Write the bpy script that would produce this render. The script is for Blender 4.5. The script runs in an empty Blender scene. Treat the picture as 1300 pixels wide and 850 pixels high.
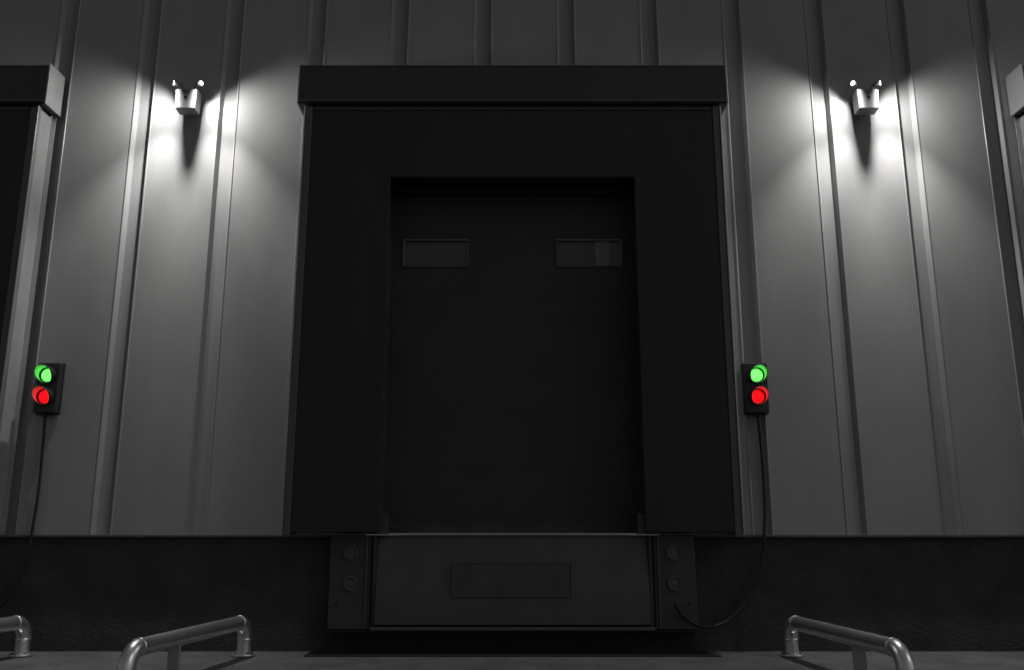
import bpy, bmesh, math, random
from mathutils import Vector, Matrix
random.seed(4)
scene = bpy.context.scene
scene.view_settings.view_transform = 'Standard'
scene.view_settings.look = 'None'
scene.view_settings.exposure = 0

# ---------------------------------------------------------------- materials
def mat(name, col, rough=0.5, metal=0.0, var=0.0, scale=4.0, stretch=(1,1,1), bump=0.0, bscale=60.0,
        spec=0.5, rvar=0.0, col2=None):
    m = bpy.data.materials.new(name); m.use_nodes = True
    nt = m.node_tree; N = nt.nodes; L = nt.links
    b = N['Principled BSDF']
    b.inputs['Roughness'].default_value = rough
    b.inputs['Metallic'].default_value = metal
    b.inputs['Specular IOR Level'].default_value = spec
    c = (col,)*3 if isinstance(col, (int, float)) else col
    b.inputs['Base Color'].default_value = (*c, 1)
    tc = N.new('ShaderNodeTexCoord')
    mp = N.new('ShaderNodeMapping'); mp.inputs['Scale'].default_value = stretch
    L.new(tc.outputs['Object'], mp.inputs['Vector'])
    if var > 0:
        n = N.new('ShaderNodeTexNoise'); n.inputs['Scale'].default_value = scale
        n.inputs['Detail'].default_value = 8; n.inputs['Roughness'].default_value = 0.65
        L.new(mp.outputs[0], n.inputs['Vector'])
        r = N.new('ShaderNodeValToRGB')
        r.color_ramp.elements[0].position = 0.3; r.color_ramp.elements[1].position = 0.7
        c2 = col2 if col2 else c
        r.color_ramp.elements[0].color = (*[x*(1-var) for x in c], 1)
        r.color_ramp.elements[1].color = (*[x*(1+var) for x in c2], 1)
        L.new(n.outputs['Fac'], r.inputs['Fac'])
        L.new(r.outputs['Color'], b.inputs['Base Color'])
        if rvar > 0:
            mr = N.new('ShaderNodeMapRange')
            mr.inputs['To Min'].default_value = max(0.02, rough-rvar)
            mr.inputs['To Max'].default_value = rough+rvar
            L.new(n.outputs['Fac'], mr.inputs['Value'])
            L.new(mr.outputs[0], b.inputs['Roughness'])
    if bump > 0:
        n2 = N.new('ShaderNodeTexNoise'); n2.inputs['Scale'].default_value = bscale
        n2.inputs['Detail'].default_value = 6
        L.new(mp.outputs[0], n2.inputs['Vector'])
        bp = N.new('ShaderNodeBump'); bp.inputs['Strength'].default_value = bump
        bp.inputs['Distance'].default_value = 0.02
        L.new(n2.outputs['Fac'], bp.inputs['Height'])
        L.new(bp.outputs['Normal'], b.inputs['Normal'])
    return m

def emis(name, col, s):
    m = bpy.data.materials.new(name); m.use_nodes = True
    b = m.node_tree.nodes['Principled BSDF']
    b.inputs['Base Color'].default_value = (*[c*0.5 for c in col], 1)
    b.inputs['Emission Color'].default_value = (*col, 1)
    b.inputs['Emission Strength'].default_value = s
    b.inputs['Roughness'].default_value = 0.2
    return m

M_wall  = mat('wall_painted_steel', 0.31, 0.34, 0.0, 0.09, 1.6, (1.2,1,0.5), 0.03, 30, rvar=0.06)
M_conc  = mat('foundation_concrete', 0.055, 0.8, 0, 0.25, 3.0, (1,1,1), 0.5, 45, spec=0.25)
M_asph  = mat('ground_asphalt', 0.11, 0.85, 0, 0.35, 2.2, (1,1,1), 0.6, 90, spec=0.3)
M_fab   = mat('shelter_fabric', 0.038, 0.55, 0, 0.10, 3.0, (1,1,0.4), 0.10, 12, spec=0.3)
M_hood  = mat('hood_steel', 0.052, 0.45, 0, 0.12, 3.0, (1,1,1), 0.05, 20, spec=0.4)
M_cap   = mat('hood_cap_steel', 0.38, 0.4, 0.3, 0.1, 5, bump=0.05)
M_alu   = mat('aluminium_frame', 0.5, 0.35, 0.8, 0.1, 6, (1,1,0.3))
M_edge  = mat('frame_grey', 0.12, 0.45, 0.2, 0.1, 6, (1,1,0.3))
M_door  = mat('door_dark_paint', 0.052, 0.5, 0, 0.12, 2.5, (1,1,1), 0.04, 25, spec=0.35)
M_dfrm  = mat('door_window_frame', 0.26, 0.4, 0.1, 0.1, 6)
M_winbar = mat('door_window_pale_bar', 0.24, 0.5, 0.0, 0.1, 6)
M_glass = mat('door_window_pane', 0.085, 0.15, 0, 0.1, 6)
M_inner = mat('reveal_black', 0.050, 0.7, 0, 0.15, 4)
M_steel = mat('leveller_steel', 0.085, 0.42, 0.2, 0.2, 3.0, (1,1,1), 0.08, 30, rvar=0.08)
M_brkt  = mat('bumper_plate_steel', 0.06, 0.55, 0.1, 0.25, 4.0, (1,1,1), 0.15, 40)
M_rub   = mat('black_rubber', 0.018, 0.6, 0, 0.2, 8, bump=0.1)
M_pit   = mat('pit_black', 0.015, 0.85, 0, 0.2, 8)
M_pipe  = mat('stainless_pipe', 0.80, 0.33, 0.92, 0.08, 14, (1,1,1), 0.03, 60, rvar=0.08)
M_tl    = mat('signal_housing', 0.03, 0.4, 0, 0.1, 8)
M_visor = mat('signal_visor', 0.8, 0.4, 0.0, 0.05, 8)
M_visout = mat('signal_visor_outside', 0.03, 0.4, 0.0, 0.1, 8)
M_lampb = mat('lamp_body_grey', 0.16, 0.45, 0, 0.06, 10)
M_grn = emis('lens_green', (0.09, 1.0, 0.08), 3.0)
M_red = emis('lens_red', (1.0, 0.002, 0.004), 2.8)
M_bulb = emis('lamp_lens', (1.0, 0.98, 0.95), 12.0)

# ---------------------------------------------------------------- helpers
def link(ob, parent=None):
    scene.collection.objects.link(ob)
    if parent: ob.parent = parent
    return ob
def empty(name, loc=(0,0,0)):
    e = bpy.data.objects.new(name, None); e.location = loc
    e.empty_display_size = 0.2
    return link(e)
def from_bm(name, bm, m, parent=None, smooth=False, bevel=0.0, loc=(0,0,0)):
    me = bpy.data.meshes.new(name); bm.normal_update(); bm.to_mesh(me); bm.free()
    me.materials.append(m)
    if smooth:
        for p in me.polygons: p.use_smooth = True
    ob = bpy.data.objects.new(name, me); ob.location = loc
    link(ob, parent)
    if bevel > 0:
        md = ob.modifiers.new('bevel', 'BEVEL'); md.width = bevel; md.segments = 2
        md.limit_method = 'ANGLE'; md.angle_limit = math.radians(40)
    return ob
def add_box(bm, x0, x1, y0, y1, z0, z1):
    v = [bm.verts.new(p) for p in ((x0,y0,z0),(x1,y0,z0),(x1,y1,z0),(x0,y1,z0),(x0,y0,z1),(x1,y0,z1),(x1,y1,z1),(x0,y1,z1))]
    for f in ((0,3,2,1),(4,5,6,7),(0,1,5,4),(1,2,6,5),(2,3,7,6),(3,0,4,7)):
        bm.faces.new([v[i] for i in f])
def box(name, x0, x1, y0, y1, z0, z1, m, parent=None, bevel=0.004):
    bm = bmesh.new(); add_box(bm, x0, x1, y0, y1, z0, z1)
    return from_bm(name, bm, m, parent, bevel=bevel)
def boxes(name, lst, m, parent=None, bevel=0.003):
    bm = bmesh.new()
    for b in lst: add_box(bm, *b)
    return from_bm(name, bm, m, parent, bevel=bevel)
def cyl(name, p0, p1, r0, m, parent=None, r1=None, seg=32, caps=True, bevel=0.0):
    p0 = Vector(p0); p1 = Vector(p1); r1 = r0 if r1 is None else r1
    d = p1-p0
    bm = bmesh.new()
    bmesh.ops.create_cone(bm, cap_ends=caps, segments=seg, radius1=r0, radius2=r1, depth=d.length)
    q = d.to_track_quat('Z', 'Y').to_matrix().to_4x4()
    bmesh.ops.transform(bm, matrix=Matrix.Translation((p0+p1)/2) @ q, verts=bm.verts)
    ob = from_bm(name, bm, m, parent, bevel=bevel)
    for p in ob.data.polygons:
        p.use_smooth = len(p.vertices) == 4
    return ob
def tube(name, pts, r, m, parent=None, nurbs=False, res=8):
    cu = bpy.data.curves.new(name, 'CURVE'); cu.dimensions = '3D'
    cu.bevel_depth = r; cu.bevel_resolution = res; cu.use_fill_caps = True
    if nurbs:
        sp = cu.splines.new('BEZIER'); sp.bezier_points.add(len(pts)-1)
        for bp, p in zip(sp.bezier_points, pts):
            bp.co = p; bp.handle_left_type = bp.handle_right_type = 'AUTO'
        sp.resolution_u = 16
    else:
        sp = cu.splines.new('POLY'); sp.points.add(len(pts)-1)
        for q, p in zip(sp.points, pts): q.co = (*p, 1)
    cu.materials.append(m)
    ob = bpy.data.objects.new(name, cu)
    link(ob, parent)
    dg = bpy.context.evaluated_depsgraph_get()
    me = bpy.data.meshes.new_from_object(ob.evaluated_get(dg))
    bpy.data.objects.remove(ob)
    o2 = bpy.data.objects.new(name, me)
    for p in me.polygons: p.use_smooth = True
    return link(o2, parent)

DOCKS = [-6.48, 0.0, 6.93]
SILL = 0.98

# ---------------------------------------------------------------- ground
bm = bmesh.new()
vs = [bm.verts.new(p) for p in ((-300,-300,0),(300,-300,0),(300,300,0),(-300,300,0))]
bm.faces.new(vs)
from_bm('ground', bm, M_asph)

# ---------------------------------------------------------------- building
bld = empty('warehouse_building')
bm = bmesh.new()
P0, PER, W, FL, DEP = -1.215, 0.834, 0.17, 0.024, 0.045
X0, X1, ZT = -18.0, 18.0, 9.0
pts = [(X0, 0.0)]
n = int((X0-P0)/PER)-1
x = P0 + n*PER
while x < X1:
    if x > X0+0.05 and x+W < X1-0.05:
        # panel edge has a tiny raised lip before the recessed channel
        pts += [(x-0.012, 0.0), (x-0.008, -0.006), (x, -0.006), (x+FL, DEP), (x+W-FL, DEP), (x+W, -0.006), (x+W+0.008, -0.006), (x+W+0.012, 0.0)]
    x += PER
pts.append((X1, 0.0))
OP = 1.3
cuts = sorted([c-OP for c in DOCKS]+[c+OP for c in DOCKS])
def yat(xx):
    for a, b in zip(pts, pts[1:]):
        if a[0] <= xx <= b[0]:
            return a[1]+(b[1]-a[1])*(xx-a[0])/(b[0]-a[0])
allp = sorted(pts+[(c, yat(c)) for c in cuts])
for a, b in zip(allp, allp[1:]):
    mx = (a[0]+b[0])/2
    z0 = 4.35 if any(abs(mx-c) < OP for c in DOCKS) else SILL
    q = [bm.verts.new(p) for p in ((a[0],a[1],z0),(b[0],b[1],z0),(b[0],b[1],ZT),(a[0],a[1],ZT))]
    bm.faces.new(q)
bmesh.ops.remove_doubles(bm, verts=bm.verts, dist=1e-5)
from_bm('cladding_wall', bm, M_wall, bld)
# bottom drip edge strip of the cladding and parapet
segs = []
e = [X0]+cuts+[X1]
for i in range(0, len(e), 2): segs.append((e[i], e[i+1], -0.010, 0.05, SILL-0.022, SILL-0.001))
boxes('drip_edge', segs, M_edge, bld, 0.002)
box('parapet_cap', X0, X1, -0.06, 0.4, ZT, ZT+0.12, M_hood, bld)
box('roof_deck', X0, X1, 0.4, 20.0, ZT-0.2, ZT+0.02, M_hood, bld)
box('gable_left', X0-0.1, X0, 0.0, 20, 0, ZT+0.1, M_wall, bld)
box('gable_right', X1, X1+0.1, 0.0, 20, 0, ZT+0.1, M_wall, bld)
# concrete plinth, interrupted at the leveller pits
segs = []
PH = 1.22
e = [X0]+sorted([c-PH for c in DOCKS]+[c+PH for c in DOCKS])+[X1]
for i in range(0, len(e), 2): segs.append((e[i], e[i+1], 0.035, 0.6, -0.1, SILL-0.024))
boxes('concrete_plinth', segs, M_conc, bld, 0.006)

# ---------------------------------------------------------------- dock
def dock(cx):
    # ---- shelter
    sh = empty('dock_shelter', (cx, 0, 0))
    YF = -0.25
    HW, HO = 1.9, 1.965
    bm = bmesh.new()   # one U-shaped fabric front
    out = [(-HW,1.0),(-1.14,1.0),(-1.14,4.235),(1.14,4.235),(1.14,1.0),(HW,1.0),(HW,4.96),(-HW,4.96)]
    F = [bm.verts.new((x, YF, z)) for x, z in out]; B = [bm.verts.new((x, YF+0.03, z)) for x, z in out]
    bm.faces.new(F); bm.faces.new(B[::-1])
    for i in range(8): bm.faces.new((F[i], B[i], B[(i+1) % 8], F[(i+1) % 8]))
    bmesh.ops.recalc_face_normals(bm, faces=bm.faces)
    from_bm('fabric_curtain', bm, M_fab, sh, bevel=0.006)
    boxes('frame_side', [(-HO, -HW-0.001, YF-0.008, -0.008, SILL, 4.95), (HW+0.001, HO, YF-0.008, -0.008, SILL, 4.95)], M_edge, sh, 0.004)
    boxes('frame_trim', [(-HO-0.014, -HO-0.001, YF-0.02, YF+0.035, SILL, 4.95), (HO+0.001, HO+0.014, YF-0.02, YF+0.035, SILL, 4.95),
                         (-HO-0.05, -HO-0.001, -0.016, -0.008, SILL, 4.95), (HO+0.001, HO+0.05, -0.016, -0.008, SILL, 4.95)], M_alu, sh, 0.002)
    # side skin (sheet steel) on the outer face
    boxes('side_skin', [(-HO-0.004, -HO-0.0005, YF+0.036, -0.017, SILL, 4.94), (HO+0.0005, HO+0.004, YF+0.036, -0.017, SILL, 4.94)], M_cap, sh, 0)
    # head box
    hb = bmesh.new()
    prof = [(-0.008, 4.97), (-0.272, 4.97), (-0.285, 4.985), (-0.285, 5.355), (-0.275, 5.37), (-0.008, 5.40)]
    L = [hb.verts.new((-2.035, y, z)) for y, z in prof]; R = [hb.verts.new((2.035, y, z)) for y, z in prof]
    hb.faces.new(L); hb.faces.new(R[::-1])
    for i in range(len(prof)):
        j = (i+1) % len(prof); hb.faces.new((L[i], R[i], R[j], L[j]))
    bmesh.ops.recalc_face_normals(hb, faces=hb.faces)
    from_bm('head_box', hb, M_hood, sh, bevel=0.003)
    boxes('head_box_lip', [(-2.03, 2.03, -0.293, -0.284, 4.985, 5.0), (-2.03, 2.03, -0.291, -0.2855, 5.35, 5.362)], M_edge, sh, 0.001)
    boxes('head_box_end', [(-2.05, -2.0355, -0.288, -0.009, 4.965, 5.385), (2.0355, 2.05, -0.288, -0.009, 4.965, 5.385)], M_cap, sh, 0.003)
    boxes('under_hood_bar', [(-1.88, 1.88, YF-0.012, YF-0.001, 4.915, 4.93)], M_edge, sh, 0.001)
    # reveal between curtains and door
    boxes('reveal', [(-1.32, -1.2, -0.2, 0.3, SILL+0.002, 4.5), (1.2, 1.32, -0.2, 0.3, SILL+0.002, 4.5), (-1.199, 1.199, -0.2, 0.3, 4.3, 4.45)], M_inner, sh, 0.004)
    boxes('foot_block', [(-1.15, -1.075, -0.21, -0.10, SILL+0.003, 1.16), (1.075, 1.15, -0.21, -0.10, SILL+0.003, 1.16)], M_brkt, sh, 0.006)

    # ---- sectional door
    dr = empty('sectional_door', (cx, 0, 0))
    n = 6; zb, zt = SILL+0.01, 4.29; h = (zt-zb)/n
    bm = bmesh.new()
    wins = [(-1.05, -0.42), (0.42, 1.05)]; wz0, wz1 = 3.475, 3.75
    for i in range(n):
        a, b = zb+i*h+0.0008, zb+(i+1)*h-0.0008
        if a < wz0 < b or a < wz1 < b or (wz0 < a and b < wz1):
            za, zbb = max(a, wz0), min(b, wz1)
            if za > a: add_box(bm, -1.195, 1.195, 0.14, 0.19, a, za)
            if zbb < b: add_box(bm, -1.195, 1.195, 0.14, 0.19, zbb, b)
            for x0, x1 in ((-1.195,-1.05),(-0.42,0.42),(1.05,1.195)):
                add_box(bm, x0, x1, 0.14, 0.19, za, zbb)
        else:
            add_box(bm, -1.195, 1.195, 0.14, 0.19, a, b)
    from_bm('door_panels', bm, M_door, dr)
    ribs = []
    for i in range(n*5):
        z = zb+(i+0.5)*(zt-zb)/(n*5)
        if wz0-0.06 < z < wz1+0.06: continue
        ribs.append((-1.19, 1.19, 0.1384, 0.1399, z-0.008, z+0.008))
    boxes('door_microribs', ribs, M_door, dr, 0.0006)
    box('door_backing', -1.195, 1.195, 0.33, 0.36, zb, zt+0.1, M_pit, dr)
    boxes('door_guide', [(-1.198, -1.16, 0.02, 0.12, zb, 4.28), (1.16, 1.198, 0.02, 0.12, zb, 4.28), (-1.155, 1.155, 0.05, 0.11, 4.2, 4.28)], M_brkt, dr)
    box('door_bottom_seal', -1.15, 1.15, 0.12, 0.135, zb, zb+0.07, M_brkt, dr)
    fr = []; fd = []
    for x0, x1 in wins:
        t = 0.012
        so, si = ((x0, x0+t), (x1-t, x1)) if x0 < 0 else ((x1-t, x1), (x0, x0+t))
        fr += [(x0, x1, 0.118, 0.139, wz1-t, wz1), (so[0], so[1], 0.118, 0.139, wz0+t, wz1-t)]
        fd += [(si[0], si[1], 0.124, 0.139, wz0+t, wz1-t), (x0, x1, 0.124, 0.139, wz0, wz0+t)]  # bottom and inner bars get a darker colour, shading painted into the frame
    boxes('window_frame_lit', fr, M_dfrm, dr, 0.001)
    boxes('window_frame_shaded', fd, M_glass, dr, 0.001)
    boxes('window_panes', [(x0+0.012, x1-0.012, 0.150, 0.156, wz0, wz1) for x0, x1 in wins], M_glass, dr, 0)
    boxes('window_pale_bar', [(0.80, 0.93, 0.142, 0.149, wz0+0.012, wz1-0.012)], M_winbar, dr, 0)  # pale bar for an interior pillar seen through the window

    # ---- dock leveller
    lv = empty('dock_leveller', (cx, 0, 0))
    bm = bmesh.new()
    N = 14; prof = []
    for i in range(N+1):
        t = i/N
        prof.append((-0.10-0.085*math.sin(t*math.pi*0.5)**1.5, 0.955-t*0.715))
    back = [(y+0.02, z) for y, z in prof]
    loop = prof+back[::-1]
    L = [bm.verts.new((-1.165, y, z)) for y, z in loop]; R = [bm.verts.new((1.165, y, z)) for y, z in loop]
    bm.faces.new(L); bm.faces.new(R[::-1])
    for i in range(len(loop)):
        j = (i+1) % len(loop); bm.faces.new((L[i], R[i], R[j], L[j]))
    bmesh.ops.recalc_face_normals(bm, faces=bm.faces)
    o = from_bm('lip_plate', bm, M_steel, lv)
    for p in o.data.polygons: p.use_smooth = len(p.vertices) == 4 and abs(p.normal.x) < 0.5
    o.modifiers.new('es', 'EDGE_SPLIT').split_angle = math.radians(35)
    boxes('lip_name_plate', [(-0.51, 0.51, -0.190, -0.165, 0.745, 0.757), (-0.51, 0.51, -0.196, -0.17, 0.468, 0.48),
                    (-0.51, -0.498, -0.194, -0.165, 0.481, 0.744), (0.498, 0.51, -0.194, -0.165, 0.481, 0.744)], M_edge, lv, 0.002)
    box('lip_name_panel', -0.497, 0.497, -0.184, -0.15, 0.481, 0.744, M_steel, lv, 0)
    boxes('lip_support_bar', [(-1.2, 1.2, -0.20, -0.03, 0.195, 0.222)], M_edge, lv, 0.004)
    boxes('lip_hinge_bar', [(-1.165, 1.165, -0.11, -0.01, 0.957, 0.975)], M_brkt, lv, 0.004)
    boxes('lip_side_edge', [(-1.2, -1.168, -0.15, -0.02, 0.224, 0.975), (1.168, 1.2, -0.15, -0.02, 0.224, 0.975)], M_inner, lv, 0.004)
    box('platform', -1.199, 1.199, 0.0, 2.6, 0.93, 0.972, M_brkt, lv)
    box('sub_frame', -1.57, 1.57, -0.10, 0.03, 0.168, 0.193, M_rub, lv)
    box('pit_face', -1.56, 1.56, -0.03, 0.034, 0.0, 0.166, M_pit, lv)
    box('pit_back', -1.21, 1.21, 0.0, 0.03, 0.2, 0.92, M_pit, lv)

    bp = empty('dock_bumper_plates', (cx, 0, 0))
    boxes('plate', [(-1.575, -1.215, -0.12, 0.034, 0.195, 0.975), (1.215, 1.575, -0.12, 0.034, 0.195, 0.975)], M_brkt, bp, 0.008)
    boxes('plate_edge', [(-1.262, -1.25, -0.135, -0.121, 0.2, 0.97), (1.25, 1.262, -0.135, -0.121, 0.2, 0.97)], M_edge, bp, 0.002)
    for sx in (-1.39, 1.39):
        for z in (0.83, 0.575):
            bm = bmesh.new()
            seg = 32; ring = []
            for (r, y) in ((0.062, -0.121), (0.06, -0.142), (0.05, -0.142), (0.047, -0.124), (0.03, -0.123), (0.028, -0.130), (0.0001, -0.132)):
                ring.append([bm.verts.new((sx+r*math.cos(a), y, z+r*math.sin(a))) for a in [2*math.pi*k/seg for k in range(seg)]])
            for A, B in zip(ring, ring[1:]):
                for k in range(seg):
                    bm.faces.new((A[k], A[(k+1) % seg], B[(k+1) % seg], B[k]))
            bmesh.ops.recalc_face_normals(bm, faces=bm.faces)
            from_bm('bolt_cup', bm, M_edge, bp)
        for k in (-1, 1):
            cyl('anchor_bolt', (sx+k*0.12, -0.12, 0.40), (sx+k*0.12, -0.134, 0.40), 0.012, M_rub, bp, seg=6)

for c in DOCKS: dock(c)
for c in DOCKS:
    box('dock_shadow_strip', c-1.72, c+1.72, -0.30, -0.032, 0.004, 0.012, M_rub, None, 0.002)  # thin dark sheet painting the shadow on the ground before the dock

# ---------------------------------------------------------------- traffic lights
def traffic_light(x, cable):
    t = empty('traffic_light', (x, 0, 0))
    box('housing', -0.102, 0.102, -0.09, -0.02, 2.045, 2.50, M_tl, t, 0.008)
    box('back_plate', -0.108, 0.108, -0.0195, -0.008, 2.035, 2.51, M_tl, t, 0.002)
    for nm, z, m in (('green', 2.385, M_grn), ('red', 2.190, M_red)):
        bm = bmesh.new()   # domed lens
        seg = 32; rings = []
        for r, y in ((0.058, -0.093), (0.050, -0.103), (0.036, -0.110), (0.015, -0.114)):
            rings.append([bm.verts.new((r*math.cos(2*math.pi*k/seg), y, z+r*math.sin(2*math.pi*k/seg))) for k in range(seg)])
        for A, B in zip(rings, rings[1:]):
            for k in range(seg): bm.faces.new((A[k], A[(k+1) % seg], B[(k+1) % seg], B[k]))
        bm.faces.new(rings[-1])
        bmesh.ops.recalc_face_normals(bm, faces=bm.faces)
        from_bm('lens_'+nm, bm, m, t, smooth=True)
        for mm, rr, y0 in (('visor_liner_', (0.070, 0.072), -0.118), ('visor_', (0.0725, 0.0745), -0.088)):
            bm = bmesh.new(); seg = 48; A=[]; B=[]; C=[]; D=[]
            for k in range(seg):
                a = 2*math.pi*k/seg; s = math.sin(a)
                ln = 0.035+0.095*max(0, (s+0.75)/1.75)**0.7
                for lst, r, y in ((A, rr[0], y0), (B, rr[0]+0.001, -0.093-ln), (C, rr[1]+0.001, -0.093-ln), (D, rr[1], y0)):
                    lst.append(bm.verts.new((r*math.cos(a), y, z+r*s)))
            for P, Q in ((A, B), (B, C), (C, D)):
                for k in range(seg): bm.faces.new((P[k], P[(k+1) % seg], Q[(k+1) % seg], Q[k]))
            bmesh.ops.recalc_face_normals(bm, faces=bm.faces)
            from_bm(mm+nm, bm, M_visor if 'liner' in mm else M_visout, t)
    cyl('cable_gland', (0, -0.055, 2.005), (0, -0.055, 2.047), 0.018, M_rub, t, seg=12)
    c = tube('power_cable', cable, 0.0125, M_rub, None, nurbs=True)

traffic_light(2.208, [(2.208,-0.055,2.03),(2.224,-0.045,1.75),(2.232,-0.03,1.45),(2.22,-0.03,1.10),(2.155,-0.03,0.70),(1.955,-0.04,0.35),(1.69,-0.08,0.215),(1.47,-0.14,0.29),(1.385,-0.118,0.41)])
traffic_light(-4.21, [(-4.21,-0.055,2.03),(-4.205,-0.045,1.75),(-4.205,-0.03,1.45),(-4.215,-0.03,1.10),(-4.26,-0.03,0.70),(-4.44,-0.04,0.35),(-4.75,-0.08,0.215),(-5.0,-0.14,0.29),(-5.095,-0.118,0.41)])

# ---------------------------------------------------------------- wall lamps
def wall_lamp(x, wide, down):
    l = empty('wall_lamp', (x, 0, 0))
    box('wall_plate', -0.05, 0.05, -0.03, -0.001, 5.00, 5.22, M_lampb, l, 0.006)
    bm = bmesh.new()
    pr = [(-0.097, -0.075, 4.95), (0.097, -0.075, 4.95), (0.105, -0.075, 5.165), (-0.105, -0.075, 5.165)]
    pf = [(-0.094, -0.205, 4.955), (0.094, -0.205, 4.955), (0.103, -0.210, 5.155), (-0.103, -0.210, 5.155)]
    A = [bm.verts.new(p) for p in pr]; B = [bm.verts.new(p) for p in pf]
    bm.faces.new(A); bm.faces.new(B[::-1])
    for i in range(4): bm.faces.new((A[i], B[i], B[(i+1) % 4], A[(i+1) % 4]))
    bmesh.ops.recalc_face_normals(bm, faces=bm.faces)
    from_bm('housing', bm, M_lampb, l, bevel=0.008)
    box('neck', -0.04, 0.04, -0.08, -0.031, 5.03, 5.16, M_lampb, l)
    bm = bmesh.new(); bmesh.ops.create_uvsphere(bm, u_segments=20, v_segments=12, radius=0.02)
    from_bm('motion_sensor', bm, M_glass, l, smooth=True, loc=(0, -0.205, 5.08))
    for s in (-1, 1):
        # angled reflector head on a short arm
        a = Vector((s*0.045, -0.145, 5.16)); b = Vector((s*0.07, -0.165, 5.225)); c = Vector((s*0.130, -0.190, 5.228))
        cyl('arm', a, b, 0.010, M_lampb, l, seg=12)
        cyl('spot_head', b, c, 0.017, M_lampb, l, r1=0.028, seg=20)
        d = (c-b).normalized()
        cyl('spot_lens', c+d*0.001, c+d*0.006, 0.020, M_bulb, l, seg=20)
        for nm, pw, ss, aim in (('flood_light', wide, 156, (s*0.95, 0.0, -1)), ('down_light', down, 66, (s*0.22, 0.04, -1))):
            ld = bpy.data.lights.new(nm, 'SPOT')
            ld.energy = pw; ld.color = (1.0, 0.985, 0.965)
            ld.spot_size = math.radians(ss); ld.spot_blend = 1.0
            ld.shadow_soft_size = 0.03
            lo = bpy.data.objects.new(nm, ld); link(lo, l)
            lo.location = (s*0.110, -0.285, 5.228)
            lo.rotation_euler = Vector(aim).to_track_quat('-Z', 'Y').to_euler()
wall_lamp(-3.14, 62, 210)
wall_lamp(3.42, 62, 210)

# ---------------------------------------------------------------- guide rails
def guide_rail(xb, xf, yb=-0.27, yf=-2.08):
    g = empty('wheel_guide_rail', (0,0,0))
    r = 0.057; zt = 0.275; rad = 0.13
    d = Vector((xf-xb, yf-yb, 0)).normalized()
    pb = Vector((xb, yb, 0)); pf = Vector((xf, yf, 0))
    pts = [pb+Vector((0,0,0.02)), pb+Vector((0,0,zt-rad))]
    for k in range(1, 11):
        a = k/10*math.pi/2
        pts.append(pb+d*rad*(1-math.cos(a))+Vector((0,0,zt-rad+rad*math.sin(a))))
    for k in range(0, 11):
        a = k/10*math.pi/2
        pts.append(pf-d*rad*(1-math.sin(a))+Vector((0,0,zt-rad+rad*math.cos(a))))
    pts.append(pf+Vector((0,0,0.02)))
    tube('pipe', pts, r, M_pipe, g, res=10)
    up = Vector((0,0,1))
    for p in (pb, pf):
        cyl('flange', p+up*0.004, p+up*0.022, 0.095, M_pipe, g, bevel=0.003)
        for k in range(4):
            a = math.pi/4+k*math.pi/2; q = p+Vector((math.cos(a), math.sin(a), 0))*0.075
            cyl('flange_bolt', q+up*0.022, q+up*0.034, 0.010, M_steel, g, seg=6)
        cyl('collar', p+up*(zt-rad-0.02), p+up*(zt-rad+0.0), r+0.003, M_pipe, g)
    zv = Vector((0,0,zt))
    for q in (pb+d*rad, pf-d*rad):
        cyl('weld_collar', q+zv-d*0.012, q+zv+d*0.012, r+0.004, M_pipe, g)
    for f in (0.66,):
        q = pb.lerp(pf, f)
        bm = bmesh.new(); add_box(bm, -0.012, 0.012, -0.045, 0.045, 0.0, zt-0.045)
        ob = from_bm('support_plate', bm, M_cap, g, bevel=0.003, loc=(q.x, q.y, 0.004))
        ob.rotation_euler = (0, 0, math.radians(75))
for c in DOCKS:
    if c == 0:
        guide_rail(-2.225, -2.43); guide_rail(2.31, 2.47)
    elif c < 0:
        guide_rail(c-2.3, c-2.47); guide_rail(-4.06, -4.24)
    else:
        guide_rail(c-2.215, c-2.37); guide_rail(c+2.3, c+2.47)

# ---------------------------------------------------------------- world + moon
w = bpy.data.worlds.new('World'); scene.world = w; w.use_nodes = True
nt = w.node_tree; bg = nt.nodes['Background']
sky = nt.nodes.new('ShaderNodeTexSky'); sky.sky_type = 'NISHITA'; sky.sun_disc = False
EL, AZ = math.radians(36), math.radians(118)
sky.sun_elevation = EL; sky.sun_rotation = AZ
hs = nt.nodes.new('ShaderNodeHueSaturation'); hs.inputs['Saturation'].default_value = 0.04
nt.links.new(sky.outputs[0], hs.inputs['Color']); nt.links.new(hs.outputs[0], bg.inputs['Color'])
bg.inputs['Strength'].default_value = 0.022
sl = bpy.data.lights.new('moon', 'SUN'); sl.energy = 0.12; sl.angle = math.radians(16); sl.color = (1, 0.96, 0.90)
so = bpy.data.objects.new('moon', sl); link(so)
sd = Vector((math.sin(AZ)*math.cos(EL), math.cos(AZ)*math.cos(EL), math.sin(EL)))
so.rotation_euler = sd.to_track_quat('Z', 'Y').to_euler()

# ---------------------------------------------------------------- camera
cam = bpy.data.cameras.new('camera'); co = bpy.data.objects.new('camera', cam); link(co)
co.location = (-0.005, -7.9, 1.0)
co.rotation_euler = (math.radians(90+12.69), 0, 0)
cam.sensor_width = 36; cam.lens = 36*1110/1300
cam.clip_end = 1000
scene.camera = co
